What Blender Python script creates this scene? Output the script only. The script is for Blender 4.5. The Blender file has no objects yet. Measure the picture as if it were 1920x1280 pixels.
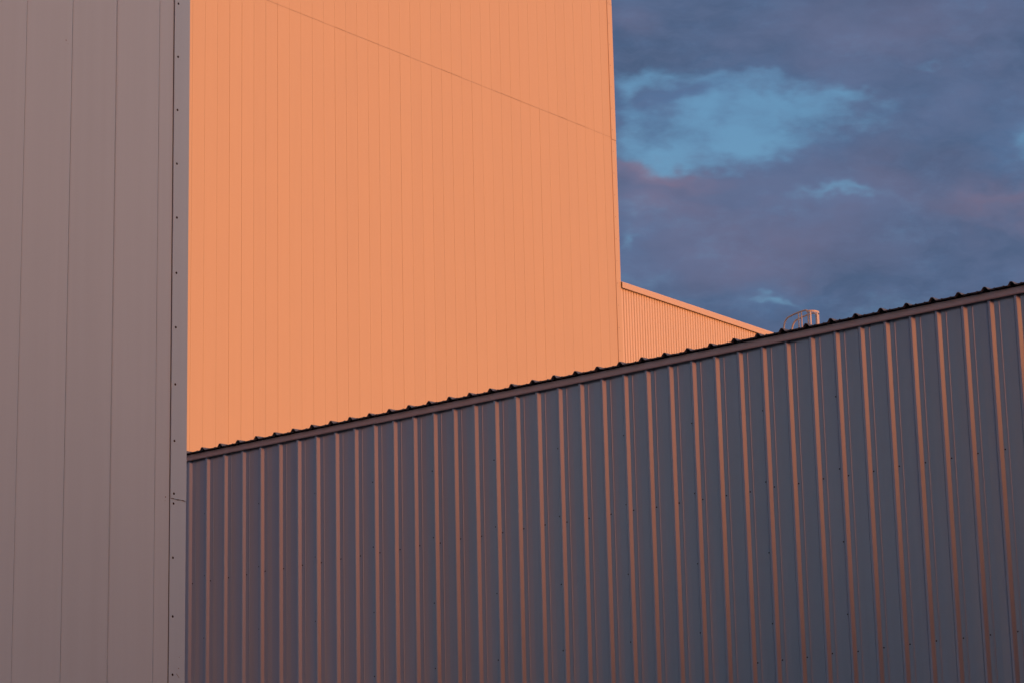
import bpy, math, random
from mathutils import Vector, Matrix
random.seed(11)
C = bpy.context.scene.collection
R = math.radians

# ------------------------------------------------------------------ helpers
class MB:
    """collects faces; build() links them as ONE mesh object"""
    def __init__(s): s.v = []; s.f = []
    def quad(s, a, b, c, d):
        n = len(s.v); s.v += [a, b, c, d]; s.f.append((n, n+1, n+2, n+3))
    def box(s, x0, x1, y0, y1, z0, z1):
        n = len(s.v)
        s.v += [(x0,y0,z0),(x1,y0,z0),(x1,y1,z0),(x0,y1,z0),(x0,y0,z1),(x1,y0,z1),(x1,y1,z1),(x0,y1,z1)]
        s.f += [tuple(n+i for i in q) for q in ((0,3,2,1),(4,5,6,7),(0,1,5,4),(1,2,6,5),(2,3,7,6),(3,0,4,7))]
    def sheet(s, prof, z0, z1):
        """upright sheet: prof is a list of (u, outward); seen from -y"""
        n = len(s.v)
        for u, w in prof: s.v += [(u, -w, z0), (u, -w, z1)]
        for i in range(len(prof)-1):
            a = n+2*i; s.f.append((a, a+2, a+3, a+1))
    def prism(s, poly, x0, x1):
        """poly in (y,z) run along x"""
        n = len(s.v); k = len(poly)
        s.v += [(x0, y, z) for y, z in poly] + [(x1, y, z) for y, z in poly]
        for i in range(k):
            j = (i+1) % k; s.f.append((n+i, n+j, n+k+j, n+k+i))
        s.f.append(tuple(n+i for i in reversed(range(k)))); s.f.append(tuple(n+k+i for i in range(k)))
    def tube(s, pts, r, seg=10, rz=None):
        pts = [Vector(p) for p in pts]; n0 = len(s.v); up = None
        for i, p in enumerate(pts):
            t = (pts[min(i+1, len(pts)-1)] - pts[max(i-1, 0)]).normalized()
            if up is None:
                up = Vector((1,0,0)) if abs(t.x) < .9 else Vector((0,0,1))
            a = t.cross(up).normalized(); b = t.cross(a).normalized(); up = -b if False else up
            for k in range(seg):
                q = 2*math.pi*k/seg
                s.v.append(tuple(p + a*r*math.cos(q) + b*(rz or r)*math.sin(q)))
        for i in range(len(pts)-1):
            for k in range(seg):
                a = n0+i*seg+k; b = n0+i*seg+(k+1) % seg
                s.f.append((a, b, b+seg, a+seg))
        s.f.append(tuple(n0+k for k in reversed(range(seg))))
        s.f.append(tuple(n0+(len(pts)-1)*seg+k for k in range(seg)))
    def mesh(s, name, m, smooth=False):
        me = bpy.data.meshes.new(name); me.from_pydata([tuple(v) for v in s.v], [], s.f)
        me.materials.append(m); me.update()
        if smooth:
            for p in me.polygons: p.use_smooth = True
        return me
    def build(s, name, m, parent=None, loc=(0,0,0), smooth=False):
        o = bpy.data.objects.new(name, s.mesh(name, m, smooth)); C.objects.link(o)
        o.parent = parent; o.location = loc
        return o

def thing(name, loc, az, label, cat):
    o = bpy.data.objects.new(name, None); C.objects.link(o)
    o.location = loc; o.rotation_euler = (0, 0, az); o.empty_display_size = .5
    o['label'] = label; o['category'] = cat
    return o

# ------------------------------------------------------------------ materials
P3_ = .9144   # one roll of ribbed sheet covers three ribs
def mat(name, col, rough=.45, spec=.5, var=.04, streak=.04, bump=.0, metallic=0., fine=.02, panel=None):
    m = bpy.data.materials.new(name); m.use_nodes = True
    N = m.node_tree.nodes; L = m.node_tree.links
    b = N['Principled BSDF']; b.inputs['Roughness'].default_value = rough
    b.inputs['Specular IOR Level'].default_value = spec; b.inputs['Metallic'].default_value = metallic
    tc = N.new('ShaderNodeTexCoord')
    def noise(scale, detail, sc=(1,1,1)):
        mp = N.new('ShaderNodeMapping'); mp.inputs['Scale'].default_value = sc
        L.new(tc.outputs['Object'], mp.inputs['Vector'])
        t = N.new('ShaderNodeTexNoise'); t.inputs['Scale'].default_value = scale; t.inputs['Detail'].default_value = detail
        L.new(mp.outputs['Vector'], t.inputs['Vector']); return t.outputs['Fac']
    def math_(op, a, b_=None):
        n = N.new('ShaderNodeMath'); n.operation = op
        for i, x in enumerate((a, b_)):
            if x is None: continue
            if isinstance(x, (int, float)): n.inputs[i].default_value = x
            else: L.new(x, n.inputs[i])
        return n.outputs[0]
    n1 = noise(.8, 4); n2 = noise(1.0, 5, (9, 9, .22)); n3 = noise(60, 3)
    f = math_('ADD', math_('MULTIPLY', math_('SUBTRACT', n1, .5), var*2), math_('MULTIPLY', math_('SUBTRACT', n2, .5), streak*2))
    f = math_('ADD', f, math_('MULTIPLY', math_('SUBTRACT', n3, .5), fine*2))
    if panel:   # each sheet was coated and has weathered a little differently
        sx_ = N.new('ShaderNodeSeparateXYZ'); L.new(tc.outputs['Object'], sx_.inputs[0])
        wn = N.new('ShaderNodeTexWhiteNoise'); wn.noise_dimensions = '1D'
        L.new(math_('FLOOR', math_('DIVIDE', math_('ADD', sx_.outputs[0], panel[1]), panel[0])), wn.inputs['W'])
        f = math_('ADD', f, math_('MULTIPLY', math_('SUBTRACT', wn.outputs['Value'], .5), panel[2]*2))
    f = math_('ADD', f, 1.0)
    vm = N.new('ShaderNodeVectorMath'); vm.operation = 'SCALE'; vm.inputs[0].default_value = col
    L.new(f, vm.inputs['Scale']); L.new(vm.outputs[0], b.inputs['Base Color'])
    r = math_('ADD', math_('MULTIPLY', math_('SUBTRACT', n1, .5), .12), rough); L.new(r, b.inputs['Roughness'])
    if bump:
        bp = N.new('ShaderNodeBump'); bp.inputs['Strength'].default_value = 1; bp.inputs['Distance'].default_value = bump
        L.new(noise(1.0, 1.5, (2.2, 2.2, .5)), bp.inputs['Height']); L.new(bp.outputs[0], b.inputs['Normal'])
    return m

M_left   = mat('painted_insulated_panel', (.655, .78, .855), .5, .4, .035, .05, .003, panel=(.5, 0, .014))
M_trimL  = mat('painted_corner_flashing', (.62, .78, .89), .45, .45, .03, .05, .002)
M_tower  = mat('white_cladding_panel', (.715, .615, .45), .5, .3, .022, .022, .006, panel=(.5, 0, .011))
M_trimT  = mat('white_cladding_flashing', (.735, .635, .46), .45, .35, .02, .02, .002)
M_low    = mat('light_ribbed_sheet', (.84, .76, .62), .5, .3, .02, .03)
M_lowtr  = mat('light_eave_flashing', (.77, .68, .55), .45, .35, .02, .02)
M_shed   = mat('grey_ribbed_steel', (.425, .475, .52), .31, .5, .05, .07, .0008, .75, panel=(P3_, .065, .03))
M_shedtr = mat('grey_brown_flashing', (.76, .58, .51), .45, .5, .06, .05, .001, .5)
M_roof   = mat('weathered_roof_steel', (.26, .235, .235), .6, .3, .1, .1)
M_fill   = mat('black_rib_fill', (.02, .018, .018), .9, .1)
M_dark   = mat('rusty_sealant_gap', (.075, .045, .034), .9, .1, .3, .5)
M_joint  = mat('dark_joint', (.16, .135, .125), .9, .1, .2, .3)  # dark backing behind the panel joints
M_jointT = mat('tower_joint_sealant', (.52, .44, .38), .9, .1, .2, .3)
M_screw  = mat('dark_screw_head', (.05, .035, .032), .6, .3)
M_cage   = mat('galvanised_rail', (.70, .67, .64), .45, .5, .08, .05)
M_ground = mat('worn_asphalt', (.085, .078, .074), .9, .2, .25, .0, 0, 0, .2)
M_blocker   = mat('pale_blocker_wall', (.29, .30, .32), .8, .2, .08, .1)

# ------------------------------------------------------------------ frames (metres, z up, camera looks along +y)
LEFT  = (-3.9298, 21.2191, 0); TOWER = (-8.6064, 74.1839, 0); SHED = (-4.0913, 34.0388, 0)
AZ_T = 0.8954650; AZ_S = -0.6426797

# ------------------------------------------------------------------ ground
g = MB(); g.quad((-3000,-3000,0),(3000,-3000,0),(3000,3000,0),(-3000,3000,0))
go = g.build('ground', M_ground); go['kind'] = 'structure'

def grooved(u0, u1, step, first, face=0., wid=.008, dep=.012, rnd=random, bold=()):
    """flat panels that meet in narrow V joints with a small roll-over shoulder"""
    pr = [(u0, face)]; k = math.ceil((u0+.03-first)/step)
    while first+k*step < u1-.03:
        c = first+k*step
        w = wid*rnd.uniform(.55, 1.25)
        if k in bold: w = wid*1.9
        sh = w*.5+.010
        pr += [(c-sh, face), (c-w/2, face-.0022), (c-w*.22, face-dep), (c+w*.22, face-dep), (c+w/2, face-.0022), (c+sh, face)]
        k += 1
    pr.append((u1, face)); return pr

def shell(par, m, u0, u1, depth, z1, inset=.04):
    """remaining three walls of a building, behind its street face"""
    s = MB()
    s.box(u0, u0+.12, inset, depth, 0, z1); s.box(u1-.12, u1, inset, depth, 0, z1)
    s.box(u0+.12, u1-.12, depth-.12, depth, 0, z1)
    s.build('side_wall', m, par)

# screw: hexagonal head on a washer, axis towards -y
def screw_mesh(name, r, m):
    s = MB(); seg = 12
    rings = [(r, 0), (r, .0015), (r*.62, .0025), (r*.55, .006), (r*.2, .0072)]
    for rr, d in rings:
        for k in range(seg):
            q = 2*math.pi*k/seg
            s.v.append((rr*math.cos(q), -d, rr*math.sin(q)))
    for i in range(len(rings)-1):
        for k in range(seg):
            a = i*seg+k; b = i*seg+(k+1) % seg; s.f.append((a, b, b+seg, a+seg))
    s.f.append(tuple((len(rings)-1)*seg+k for k in range(seg)))
    return s.mesh(name, m)
def put(me, name, par, loc, sc=1.):
    o = bpy.data.objects.new(name, me); C.objects.link(o); o.parent = par; o.location = loc; o.scale = (sc, sc, sc)
    return o

# ------------------------------------------------------------------ LEFT BUILDING (shaded flat panels, near)
LB = thing('panel_building', LEFT, AZ_T, 'shaded grey building corner of smooth wide vertical panels with screwed corner flashing', 'building')
LH = 12.6
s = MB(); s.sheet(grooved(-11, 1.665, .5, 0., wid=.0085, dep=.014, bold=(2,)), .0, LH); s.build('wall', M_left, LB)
s = MB(); s.box(-11, 1.82, .03, .04, 0, LH); s.build('joint_backing', M_joint, LB)
shell(LB, M_left, -11, 1.845, 9, LH)
s = MB(); s.box(-11.1, 1.93, -.03, 9.1, LH, LH+.12); s.build('roof', M_roof, LB)
# corner flashing in lengths, lapped at z 6.26
for (z0, z1, p) in ((0, 6.262, .006), (6.262, LH, .0095)):
    t = MB(); th = .0022
    x0, x1 = 1.672, 1.856
    # face with hemmed edge; return down the hidden side
    t.sheet([(x0, 0.0005), (x0, p), (x0+.004, p+.0015), (x0+.010, p), (x1-.002, p), (x1, p-.002)], z0, z1)
    t.quad((x1, -(p-.002), z0), (x1, .12, z0), (x1, .12, z1), (x1, -(p-.002), z1))
    t.quad((x0, 0, z0), (x1, 0, z0), (x1, -p, z0), (x0, -p, z0))
    t.quad((x0, 0, z1), (x0, -p, z1), (x1, -p, z1), (x1, 0, z1))
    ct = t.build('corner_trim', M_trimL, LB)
    sm = screw_mesh('screw', .0105, M_screw)
    zs = [10.674, 10.179, 9.689, 9.199, 8.714, 8.22, 7.74, 7.246, 6.757, 6.305, 6.222, 5.763, 5.272, 4.79, 4.30, 3.81, 3.32, 11.17, 11.66, 12.1]
    for z in zs:
        if z0 < z < z1: put(sm, 'screw', ct, (1.712+random.uniform(-.004, .004)+(.0 if z > 5 else .004), -p, z))
d = MB(); d.sheet([(1.6655, .0008), (1.673, .0008)], 0, LH); d.build('sealant_line', M_dark, LB)
d = MB(); n = 14  # crooked lap line where the two lengths of flashing meet
for i in range(n):
    a = 1.672+.182*i/n; b = 1.672+.182*(i+1)/n; h = .0022+.0016*math.sin(i*1.3)
    za = 6.262+.002*math.sin(i*.9); d.quad((a, -.0101, za-h), (b, -.0101, za-h), (b, -.0101, za+h*.6), (a, -.0101, za+h*.6))
d.build('lap_joint', M_dark, LB)
M_scuff = mat('scuff_mark', (.22, .17, .16), .7, .2, .3, .3)
for (u, w, z, lx, lz) in ((.429, .0006, 9.971, .010, .012), (.452, .0006, 9.945, .005, .004), (1.622, .0006, 6.265, .011, .016), (1.618, .0006, 6.235, .004, .01),
                  (1.79, .0068, 4.942, .008, .006), (1.81, .0068, 4.955, .005, .004), (1.785, .0068, 4.849, .010, .010)):
    d = MB(); k = 9
    d.v = [(u+lx*random.uniform(.35, .6)*math.cos(2*math.pi*i/k), -w, z+lz*random.uniform(.3, .6)*math.sin(2*math.pi*i/k)) for i in range(k)]
    d.f = [tuple(range(k))]; d.build('scuff', M_scuff, LB)
d = MB(); d.quad((1.758, -.0068, 4.800), (1.790, -.0068, 4.768), (1.792, -.0068, 4.771), (1.760, -.0068, 4.804)); d.build('scratch', M_scuff, LB)

# ------------------------------------------------------------------ TOWER (sunlit)
TB = thing('panel_tower', TOWER, AZ_T, 'tall sunlit orange glowing block of narrow flat vertical panels with one horizontal seam', 'building')
TH = 46.0
TJ = 32.30
bold = [2, 3, 6, 11, 17, 24, 31]
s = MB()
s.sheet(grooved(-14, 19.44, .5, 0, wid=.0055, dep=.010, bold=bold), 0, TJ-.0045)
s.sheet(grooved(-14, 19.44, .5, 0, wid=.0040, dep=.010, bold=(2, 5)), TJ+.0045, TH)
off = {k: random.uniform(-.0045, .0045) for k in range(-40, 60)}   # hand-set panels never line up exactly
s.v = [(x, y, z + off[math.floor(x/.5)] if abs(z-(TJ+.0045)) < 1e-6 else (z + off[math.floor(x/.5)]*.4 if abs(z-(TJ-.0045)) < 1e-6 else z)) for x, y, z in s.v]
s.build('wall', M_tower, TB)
s = MB(); s.box(-14, 19.44, .02, .03, 0, TH); s.build('joint_backing', M_jointT, TB)
shell(TB, M_tower, -14, 19.70, 26, TH)
s = MB(); s.box(-14.1, 19.8, -.05, 26.1, TH, TH+.2); s.build('roof', M_roof, TB)
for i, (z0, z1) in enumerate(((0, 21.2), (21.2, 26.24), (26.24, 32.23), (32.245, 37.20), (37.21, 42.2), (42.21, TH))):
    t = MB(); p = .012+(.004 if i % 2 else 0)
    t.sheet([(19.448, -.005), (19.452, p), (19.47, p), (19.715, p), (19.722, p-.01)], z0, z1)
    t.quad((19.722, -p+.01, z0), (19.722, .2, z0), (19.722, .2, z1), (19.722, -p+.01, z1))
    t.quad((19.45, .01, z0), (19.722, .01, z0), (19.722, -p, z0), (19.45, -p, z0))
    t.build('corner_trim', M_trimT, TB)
d = MB(); d.sheet([(19.438, .002), (19.449, .002)], 0, TH)
d.quad((19.45, -.002, 32.228), (19.722, -.002, 32.228), (19.722, -.002, 32.247), (19.45, -.002, 32.247)); d.build('sealant_line', mat('tower_sealant', (.48, .32, .25), .9, .1, .3, .4), TB)
tsm = screw_mesh('screw', .012, mat('pale_screw_head', (.3, .24, .2), .6, .3))
for i in range(26): put(tsm, 'screw', TB, (19.505, -.034, 24.0+.78*i))

# ------------------------------------------------------------------ LOW BUILDING (sunlit, ribbed)
WB = thing('ribbed_building', TOWER, AZ_T, 'sunlit building of closely ribbed sheet with a plain eave band, right of the tower', 'building')
pr = []; u = 19.74; k = 0; END = 52.0
pr.append((19.74, -.012)); u = 19.83
while u < END:
    d_ = .030 if k % 4 else .040
    pr += [(u, -.012), (u+.018, -.012-d_), (u+.040, -.012-d_), (u+.056, -.012)]
    u += .150; k += 1
s = MB(); s.sheet(pr, 0, 27.10); s.build('wall', M_low, WB)
shell(WB, M_low, 19.74, END, 22, 27.1, .08)
x = 19.73
while x < END:
    x2 = min(x+3.05*1.5, END+.05); p = .0+.003*(int(x) % 2)
    t = MB(); t.prism([(-.05-p, 27.005), (-.058-p, 27.0), (-.062-p, 27.012), (-.062-p, 27.195), (-.05-p, 27.215), (.3, 27.225), (.3, 27.2), (-.04-p, 27.19), (-.045, 27.02)], x, x2-.006)
    t.build('eave_trim', M_lowtr, WB); x = x2
s = MB(); s.box(19.74, END+.02, .29, 22.05, 27.1, 27.2); s.build('roof', M_roof, WB)

# ------------------------------------------------------------------ LADDER with safety cage standing over the far eave
AL = thing('caged_ladder', TOWER, AZ_T, 'pale tubular top of a caged roof ladder rising above the dark roof edge', 'ladder')
U1, U2 = 30.93, 31.47
def rail(u):
    pts = [(u, -.30, 20.0), (u, -.30, 28.30)]
    c = .13
    for i in range(7):
        q = math.pi/2*i/6; pts.append((u, -.30+c-c*math.cos(q), 28.30+c*math.sin(q)))
    pts += [(u, .10, 28.405), (u, .36, 28.36), (u, .50, 28.32)]
    for i in range(1, 9):
        q = math.pi/2*i/8; pts.append((u, .50+.30*math.sin(q), 28.32-.45+.45*math.cos(q)))
    pts.append((u, .82, 27.2)); return pts
for u in (U1, U2):
    t = MB(); t.tube(rail(u), .034, 10); t.build('handrail', M_cage, AL, smooth=True)
for (u, w, r) in ((U1, .13, .026), (U1, 0., .026), (U2, .06, .026)):
    t = MB(); t.tube([(u, w, 27.0), (u, w, 28.41)], r, 8); t.build('post', M_cage, AL, smooth=True)
um = (U1+U2)/2; hr = (U2-U1)/2+.06
for zh in (28.36, 27.5, 26.6, 25.7, 24.8):
    t = MB(); n = 20; ring = [(um-hr*math.cos(math.pi*i/n), -.24-.30*math.sin(math.pi*i/n)) for i in range(n+1)]
    for i in range(n):
        a, b = ring[i], ring[i+1]
        for (o1, o2) in ((0, 0),):
            t.quad((a[0], a[1], zh-.035), (b[0], b[1], zh-.035), (b[0], b[1], zh+.035), (a[0], a[1], zh+.035))
    ho = t.build('hoop', M_cage, AL); sd = ho.modifiers.new('s', 'SOLIDIFY'); sd.thickness = .01
for i in (4, 10, 16):
    a = ring[i]; t = MB(); t.box(a[0]-.04, a[0]+.04, a[1]+.012, a[1]+.02, 24.8, 28.36); t.build('strap', M_cage, AL)
for j in range(22):
    t = MB(); z = 21.0+.3*j; t.tube([(U1, -.30, z), (U2, -.30, z)], .014, 8)
    if z < 27.3: t.build('rung', M_cage, AL, smooth=True)

# ------------------------------------------------------------------ SHED (shaded ribbed steel, foreground right)
SB = thing('ribbed_shed', SHED, AZ_S, 'long dark shaded shed of tall ribbed steel under a scalloped roof edge', 'shed')
SU0, SU1 = -26, 62   # rib indices
P = .3048
def shed_profile(k0, k1, h=.032, sgn=1):
    pr = []
    for k in range(k0, k1):
        c = k*P
        h = .032+random.uniform(-.0014, .0014); c += random.uniform(-.0014, .0014)
        if k % 3 == 1: pr += [(c-.066, 0), (c-.0655, .0016)]
        pr += [(c-.059, 0), (c-.032, h+.002), (c-.0305, h+.0028), (c-.0165, h+.0014), (c-.0085, h-.0014), (c-.0035, h-.0058), (c+.0225, .0003), (c+.030, 0)]
        pr += [(c+.066, -.0005), (c+.075, .0030), (c+.0812, .0033), (c+.0855, -.0002), (c+.0885, .0002)]
        # the pan between the ribs bellies out a little, never twice the same
        b = random.uniform(.0030, .0062); mr = random.uniform(.3, 1.)
        for i in range(1, 9):
            t = i/9; w = .0008*(1-t)+b*4*t*(1-t)*(1-.35*t)
            if i == 4: w += .0010*mr
            pr.append((c+.0885+t*(P-.059-.0885), w))
    return pr
s = MB(); s.sheet(shed_profile(SU0, SU1), 0, 9.20); wall = s.build('wall', M_shed, SB)
shell(SB, M_shed, SU0*P-.05, SU1*P, 14, 9.2, .06)
# eave flashing in 3.05 m lengths, each lapping the next
x = 6.13-3.048*5; i = 0
while x < SU1*P:
    p = .046+(.003 if i % 2 else 0); zz = random.uniform(-.003, .003)
    t = MB()
    y = -p
    t.prism([(y+.004, 9.113+zz), (y-.007, 9.106+zz), (y-.009, 9.109+zz), (y, 9.122+zz), (y, 9.186), (y+.01, 9.193), (.02, 9.195), (.02, 9.188), (y+.008, 9.184), (y+.006, 9.12)], x-.012, x+3.048)
    t.build('eave_trim', M_shedtr, SB); x += 3.048; i += 1
# roof sheet with its ribs seen end-on
SL = math.tan(R(3)); OV = .115
pr = []
for k in range(SU0, SU1):
    c = k*P+.004+random.uniform(-.003, .003); dz = random.uniform(-.002, .002)
    pr += [(c-.058, 0), (c-.030, .036+dz), (c-.007, .035+dz), (c+.024, 0)]
    for m_ in (.095, .2): pr += [(c+m_-.014, 0), (c+m_-.006, .005), (c+m_+.006, .005), (c+m_+.014, 0)]
s = MB(); z0 = 9.200
for th in (0, .005):
    n = len(s.v)
    for u, h in pr: s.v += [(u, -OV, z0+h+th-OV*SL+random.uniform(-.0015, .0015)), (u, 14.1, z0+h+th+14.1*SL)]
    for i in range(len(pr)-1):
        a = n+2*i; s.f.append((a, a+2, a+3, a+1) if th else (a, a+1, a+3, a+2))
n = len(pr)
for i in range(n-1):
    a = 2*i; b = 2*n+2*i; s.f.append((a, a+2, b+2, b))
roof = s.build('roof', M_roof, SB)
s = MB()
for i in range(len(pr)-1):
    (u0, h0), (u1, h1) = pr[i], pr[i+1]
    s.quad((u0, -OV+.05, 9.19), (u1, -OV+.05, 9.19), (u1, -OV+.05, z0+h1-.006), (u0, -OV+.05, z0+h0-.006))
s.quad((SU0*P, -OV+.05, 9.19), (SU1*P, -OV+.05, 9.19), (SU1*P, .0, 9.1955), (SU0*P, .0, 9.1955))
s.build('rib_end_fill', M_fill, SB)  # black fill in the open ends of the roof ribs
# fixings: two rows beside every rib, stitch screws at every third rib
wsm = screw_mesh('screw', .0085, M_screw)
cnt = []
for k in range(-1, 41): cnt.append((k*P+.037, 7.546))
for k in range(27, 41): cnt.append((k*P+.037, 5.690))
for k in range(1, 41, 3):
    for z in (9.0, 8.41, 7.625, 6.845, 6.09):
        if z == 9.0: continue
        cnt.append((k*P-.064, z))
for k in range(28, 41, 3): cnt.append((k*P-.064, 5.30))
for (u, z) in cnt[:100]: put(wsm, 'screw', wall, (u+random.uniform(-.003, .003), -.0005, z+random.uniform(-.006, .006)))

# ------------------------------------------------------------------ added unseen block: its shadow keeps the near walls out of the sun
OC = thing('sun_blocker', (15, 0, 0), math.atan2(23, 10), 'unseen pale flat roofed block added to keep the sun off the near walls', 'building')
OH = 15.0
s = MB(); s.box(0, 25, -12, 0, 0, OH); s.build('wall', M_blocker, OC)
s = MB(); s.box(-.15, 25.15, -12.15, .15, OH, OH+.25); s.build('roof', M_roof, OC)
for x in (2, 8, 14, 20):
    s = MB(); s.box(x, x+3.6, .01, .06, 0, 4.2)
    for z in range(8): s.box(x+.05, x+3.55, .06, .09, z*.5+.03, z*.5+.47)
    s.build('blocker_door', M_roof, OC)
OB = thing('glow_blocker', (21, -14, 0), R(-20), 'unseen plain grey block added to hold low sky light off the shed ribs', 'building')  # added unseen block, cuts the low sky light reaching the shed ribs
s = MB(); s.box(-16, 16, -6, 6, 0, 15.2); s.build('wall', M_blocker, OB)
s = MB(); s.box(-16.2, 16.2, -6.2, 6.2, 15.2, 15.5); s.build('roof', M_roof, OB)
s = MB()
for z in range(11): s.box(-3, 3, 6.01, 6.06, z*.5+.03, z*.5+.47)
s.build('blocker_slats', M_roof, OB)

# ------------------------------------------------------------------ camera
F_PX, PITCH, ROLL = 5162.291, 0.25789836, -0.02332001
cam = bpy.data.cameras.new('camera'); co = bpy.data.objects.new('camera', cam); C.objects.link(co)
cam.sensor_width = 36; cam.sensor_fit = 'HORIZONTAL'; cam.lens = 36*F_PX/1920; cam.clip_end = 6000; cam.clip_start = .1
Fv = Vector((0, math.cos(PITCH), math.sin(PITCH))); Uv = Vector((0, -math.sin(PITCH), math.cos(PITCH))); Rv = Vector((1, 0, 0))
R2 = Rv*math.cos(ROLL)+Uv*math.sin(ROLL); U2v = -Rv*math.sin(ROLL)+Uv*math.cos(ROLL)
m = Matrix((R2, U2v, -Fv)).transposed().to_4x4(); m.translation = (0, 0, 1.6); co.matrix_world = m
bpy.context.scene.camera = co

# ------------------------------------------------------------------ sun
SAZ, SEL = R(65), R(5)     # degrees to the right of straight behind the camera
sd = Vector((math.sin(SAZ)*math.cos(SEL), -math.cos(SAZ)*math.cos(SEL), math.sin(SEL)))
sun = bpy.data.lights.new('sun', 'SUN'); so = bpy.data.objects.new('sun', sun); C.objects.link(so)
sun.energy = 2.07; sun.color = (1, .285, .06); sun.angle = R(.53)
so.rotation_euler = sd.to_track_quat('Z', 'Y').to_euler(); so.location = (60, -30, 60)

# ------------------------------------------------------------------ world
W = bpy.data.worlds.new('World'); bpy.context.scene.world = W; W.use_nodes = True
N = W.node_tree.nodes; L = W.node_tree.links; N.clear()
out = N.new('ShaderNodeOutputWorld'); bg = N.new('ShaderNodeBackground'); L.new(bg.outputs[0], out.inputs[0])
def S(x, sock):
    if isinstance(x, (int, float)): sock.default_value = x
    elif isinstance(x, (tuple, Vector)): sock.default_value = tuple(x) if len(sock.default_value) == len(x) else tuple(x)+(1,)
    else: L.new(x, sock)
def mt(op, a, b=None, c=None, clamp=False):
    n = N.new('ShaderNodeMath'); n.operation = op; n.use_clamp = clamp
    for i, x in enumerate((a, b, c)):
        if x is not None: S(x, n.inputs[i])
    return n.outputs[0]
def vm(op, a, b=None, o=0, sc=None):
    n = N.new('ShaderNodeVectorMath'); n.operation = op; S(a, n.inputs[0])
    if b is not None: S(b, n.inputs[1])
    if sc is not None: S(sc, n.inputs['Scale'])
    return n.outputs[o]
def mix(f, a, b, mode='MIX'):
    n = N.new('ShaderNodeMix'); n.data_type = 'RGBA'; n.blend_type = mode; S(f, n.inputs['Factor'])
    S(a, n.inputs['A'] if not isinstance(a, float) else n.inputs[6]) if False else None
    ia = [i for i in n.inputs if i.name == 'A' and i.type == 'RGBA'][0]; ib = [i for i in n.inputs if i.name == 'B' and i.type == 'RGBA'][0]
    S(a, ia); S(b, ib); return [o for o in n.outputs if o.type == 'RGBA'][0]
def ss(x, a, b, lo=0., hi=1.):
    n = N.new('ShaderNodeMapRange'); n.interpolation_type = 'SMOOTHSTEP'; S(x, n.inputs[0])
    n.inputs[1].default_value = a; n.inputs[2].default_value = b; n.inputs[3].default_value = lo; n.inputs[4].default_value = hi
    return n.outputs[0]
tc = N.new('ShaderNodeTexCoord'); D = tc.outputs['Generated']
sky = N.new('ShaderNodeTexSky'); sky.sky_type = 'NISHITA'; sky.sun_disc = False
sky.sun_elevation = SEL; sky.sun_rotation = math.pi-SAZ  # clockwise from +y, seen from above
sky.air_density = 1.2; sky.dust_density = 1.0; sky.ozone_density = 2
SKYK = .10
base = mix(1.0, vm('SCALE', sky.outputs[0], sc=SKYK), (1.95, 2.68, 3.4), 'MULTIPLY')
sp = N.new('ShaderNodeSeparateXYZ'); L.new(D, sp.inputs[0])
yy = mt('MAXIMUM', sp.outputs[1], .05)
# flat cloud-deck coordinates in degrees-like units: east, height
cx = mt('DIVIDE', sp.outputs[0], yy); cz = mt('DIVIDE', sp.outputs[2], yy)
cmb = N.new('ShaderNodeCombineXYZ'); L.new(cx, cmb.inputs[0]); L.new(cz, cmb.inputs[1]); P2 = cmb.outputs[0]
def noise(v, scale, det, rough=.55, off=(0, 0, 0), sc=(1, 1, 1), color=False):
    mp = N.new('ShaderNodeMapping'); mp.inputs['Location'].default_value = off; mp.inputs['Scale'].default_value = sc; L.new(v, mp.inputs[0])
    t = N.new('ShaderNodeTexNoise'); t.inputs['Scale'].default_value = scale; t.inputs['Detail'].default_value = det; t.inputs['Roughness'].default_value = rough
    L.new(mp.outputs[0], t.inputs['Vector']); return t.outputs['Color' if color else 'Fac']
warp = vm('SCALE', vm('SUBTRACT', noise(P2, 18, 4, .6, sc=(1, 1.6, 1), color=True), (.5, .5, .5)), sc=.055)
P3 = vm('ADD', P2, warp)
def blob(px, py, rx, ry, amp, ang=0.):
    # ray of a known gap in the clouds, as east/height tangents
    d = Fv + R2*((px-960)/F_PX) + U2v*((640-py)/F_PX)
    v = vm('SUBTRACT', P3, (d.x/d.y, d.z/d.y, 0))
    if ang:
        n = N.new('ShaderNodeVectorRotate'); n.rotation_type = 'Z_AXIS'; L.new(v, n.inputs[0]); n.inputs['Angle'].default_value = ang; v = n.outputs[0]
    v = vm('MULTIPLY', v, (F_PX/rx, F_PX/ry, 0))
    return mt('MULTIPLY', mt('EXPONENT', mt('MULTIPLY', vm('DOT_PRODUCT', v, v, 1), -1.0)), amp)
def add(l):
    r = l[0]
    for q in l[1:]: r = mt('ADD', r, q)
    return r
gap = add([blob(1205, 160, 75, 26, .8), blob(1300, 178, 60, 18, .35), blob(1180, 195, 26, 40, .4), blob(1345, 258, 130, 44, 1.05), blob(1480, 208, 140, 36, 1.0, R(6)), blob(1600, 192, 80, 20, .65, R(12)),
           blob(1250, 305, 85, 22, .8), blob(1180, 265, 40, 45, .6), blob(1420, 165, 90, 14, .35), blob(1910, 243, 34, 30, .62), blob(1925, 285, 26, 22, .5), blob(1600, 376, 80, 12, .6), blob(1510, 376, 60, 12, .35), blob(1450, 262, 90, 16, .4),
           blob(1430, 551, 60, 10, .62), blob(1175, 462, 18, 30, .5), blob(1185, 405, 50, 16, .25), blob(1735, 127, 50, 9, .3), blob(1700, 600, 200, 24, .22), blob(1240, 560, 120, 40, .12), blob(1640, 250, 50, 16, .28)])
gap = mt('SUBTRACT', gap, blob(1262, 212, 75, 22, .42))
soft = add([blob(1350, 230, 330, 95, .9), blob(1590, 385, 190, 50, .5), blob(1430, 555, 150, 40, .5), blob(1180, 440, 60, 90, .5), blob(1910, 260, 110, 80, .6)])
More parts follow.
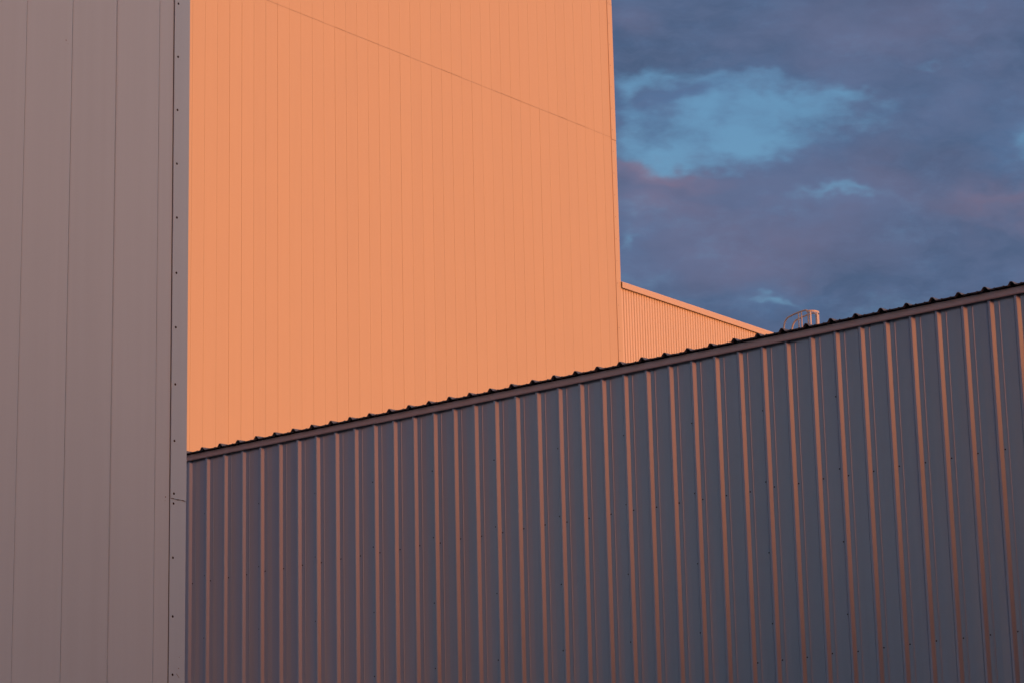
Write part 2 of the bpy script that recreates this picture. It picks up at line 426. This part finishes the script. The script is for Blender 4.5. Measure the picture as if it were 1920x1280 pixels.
nz = noise(P2, 30, 9, .68, (3.1, 1.7, 0), (1, 1.9, 1)); nz2 = noise(P2, 9, 4, .55, (7, 2, 0), (1, 1.8, 1))
gap = mt('ADD', gap, mt('MULTIPLY', mt('SUBTRACT', nz, .5), 1.4)); gap = mt('ADD', gap, mt('MULTIPLY', mt('SUBTRACT', nz2, .5), .45))
gm = ss(gap, .0, 1.2)
front = ss(sp.outputs[1], .55, .8)
gm = mt('MULTIPLY', gm, mt('MULTIPLY', front, .86))
pink = add([blob(1195, 322, 80, 16, .48), blob(1240, 345, 110, 22, .4), blob(1885, 385, 130, 46, .42), blob(1460, 440, 230, 60, .22), blob(1660, 330, 160, 60, .2), blob(1230, 395, 100, 40, .3),
            blob(1420, 500, 160, 40, .12), blob(1720, 60, 260, 60, .15), blob(1190, 40, 60, 50, .15)])
pink = mt('MULTIPLY', mt('ADD', pink, mt('MULTIPLY', mt('SUBTRACT', nz2, .5), .35)), front, clamp=True)
nf = noise(P3, 55, 8, .65, (1, 9, 0), (1, 2.4, 1))
cl_dark = (.068, .108, .200)
cl = mix(ss(nz2, .36, .64), cl_dark, (.105, .148, .268))
cl = mix(mt('MULTIPLY', ss(nz, .35, .75), .35), cl, (.105, .175, .33))
cl = mix(mt('MULTIPLY', ss(soft, .0, .9), .6), cl, (.105, .195, .365))
cl = mix(pink, cl, (.285, .195, .275))
cl = mix(mt('MULTIPLY', ss(nf, .35, .7), .30), cl, (.128, .170, .295))
# right-hand sky brightened out of view to light the left wall, warm only low
dots = vm('DOT_PRODUCT', D, tuple(sd), 1)
WAZ = R(98)
west = ss(vm('DOT_PRODUCT', D, (math.sin(WAZ), -math.cos(WAZ), 0), 1), .30, .98)
cl = mix(west, cl, mix(ss(sp.outputs[2], .12, .42), (.52, .40, .32), (.68, .87, 1.02)))
# deck dim behind the camera; mauve and rosy patches added to tint shed reflections
back = ss(sp.outputs[1], .1, -.5)
cl = mix(mt('MULTIPLY', back, mt('SUBTRACT', 1.0, west)), cl, (.10, .118, .185))
mauve = mt('MULTIPLY', mt('MULTIPLY', back, ss(sp.outputs[0], -.45, .1)), ss(sp.outputs[0], .75, .5))
cl = mix(mauve, cl, (.225, .19, .20))
rosy = mt('MULTIPLY', ss(sp.outputs[0], -.88, -.985), ss(sp.outputs[2], .55, .2))
cl = mix(rosy, cl, (.31, .15, .12))
blue = mix(.0, base, base)
col = mix(gm, cl, blue)
# orange sky patches added out of view: light the shed ribs and left wall
az_d = vm('DOT_PRODUCT', vm('NORMALIZE', vm('MULTIPLY', D, (1, 1, 0))), (math.sin(SAZ), -math.cos(SAZ), 0), 1)
GAZ = R(12)
az_d = vm('DOT_PRODUCT', vm('NORMALIZE', vm('MULTIPLY', D, (1, 1, 0))), (math.sin(GAZ), -math.cos(GAZ), 0), 1)
ga = ss(az_d, math.cos(R(30)), math.cos(R(8)))
ge = mt('MULTIPLY', ss(sp.outputs[2], .32, .5, 1, 0), ss(sp.outputs[2], .165, .275))
glow = mt('MULTIPLY', ga, ge)
G2 = R(50)
glow2 = mt('MULTIPLY', ss(vm('DOT_PRODUCT', D, (math.sin(G2)*.95, -math.cos(G2)*.95, .31), 1), .90, .985), ss(sp.outputs[2], .19, .34))
col = mix(1.0, col, vm('SCALE', (1.0, .30, .05), sc=mt('MULTIPLY', glow2, 3.3)), 'ADD')
col = mix(1.0, col, vm('SCALE', (1.0, .22, .06), sc=mt('MULTIPLY', glow, 1.65)), 'ADD')
L.new(col, bg.inputs[0]); bg.inputs[1].default_value = 1.0

sc = bpy.context.scene
sc.view_settings.view_transform = 'Standard'; sc.view_settings.look = 'None'; sc.view_settings.exposure = 0
sc.render.engine = 'CYCLES'; sc.cycles.max_bounces = 6
sc.cycles.use_denoising = True
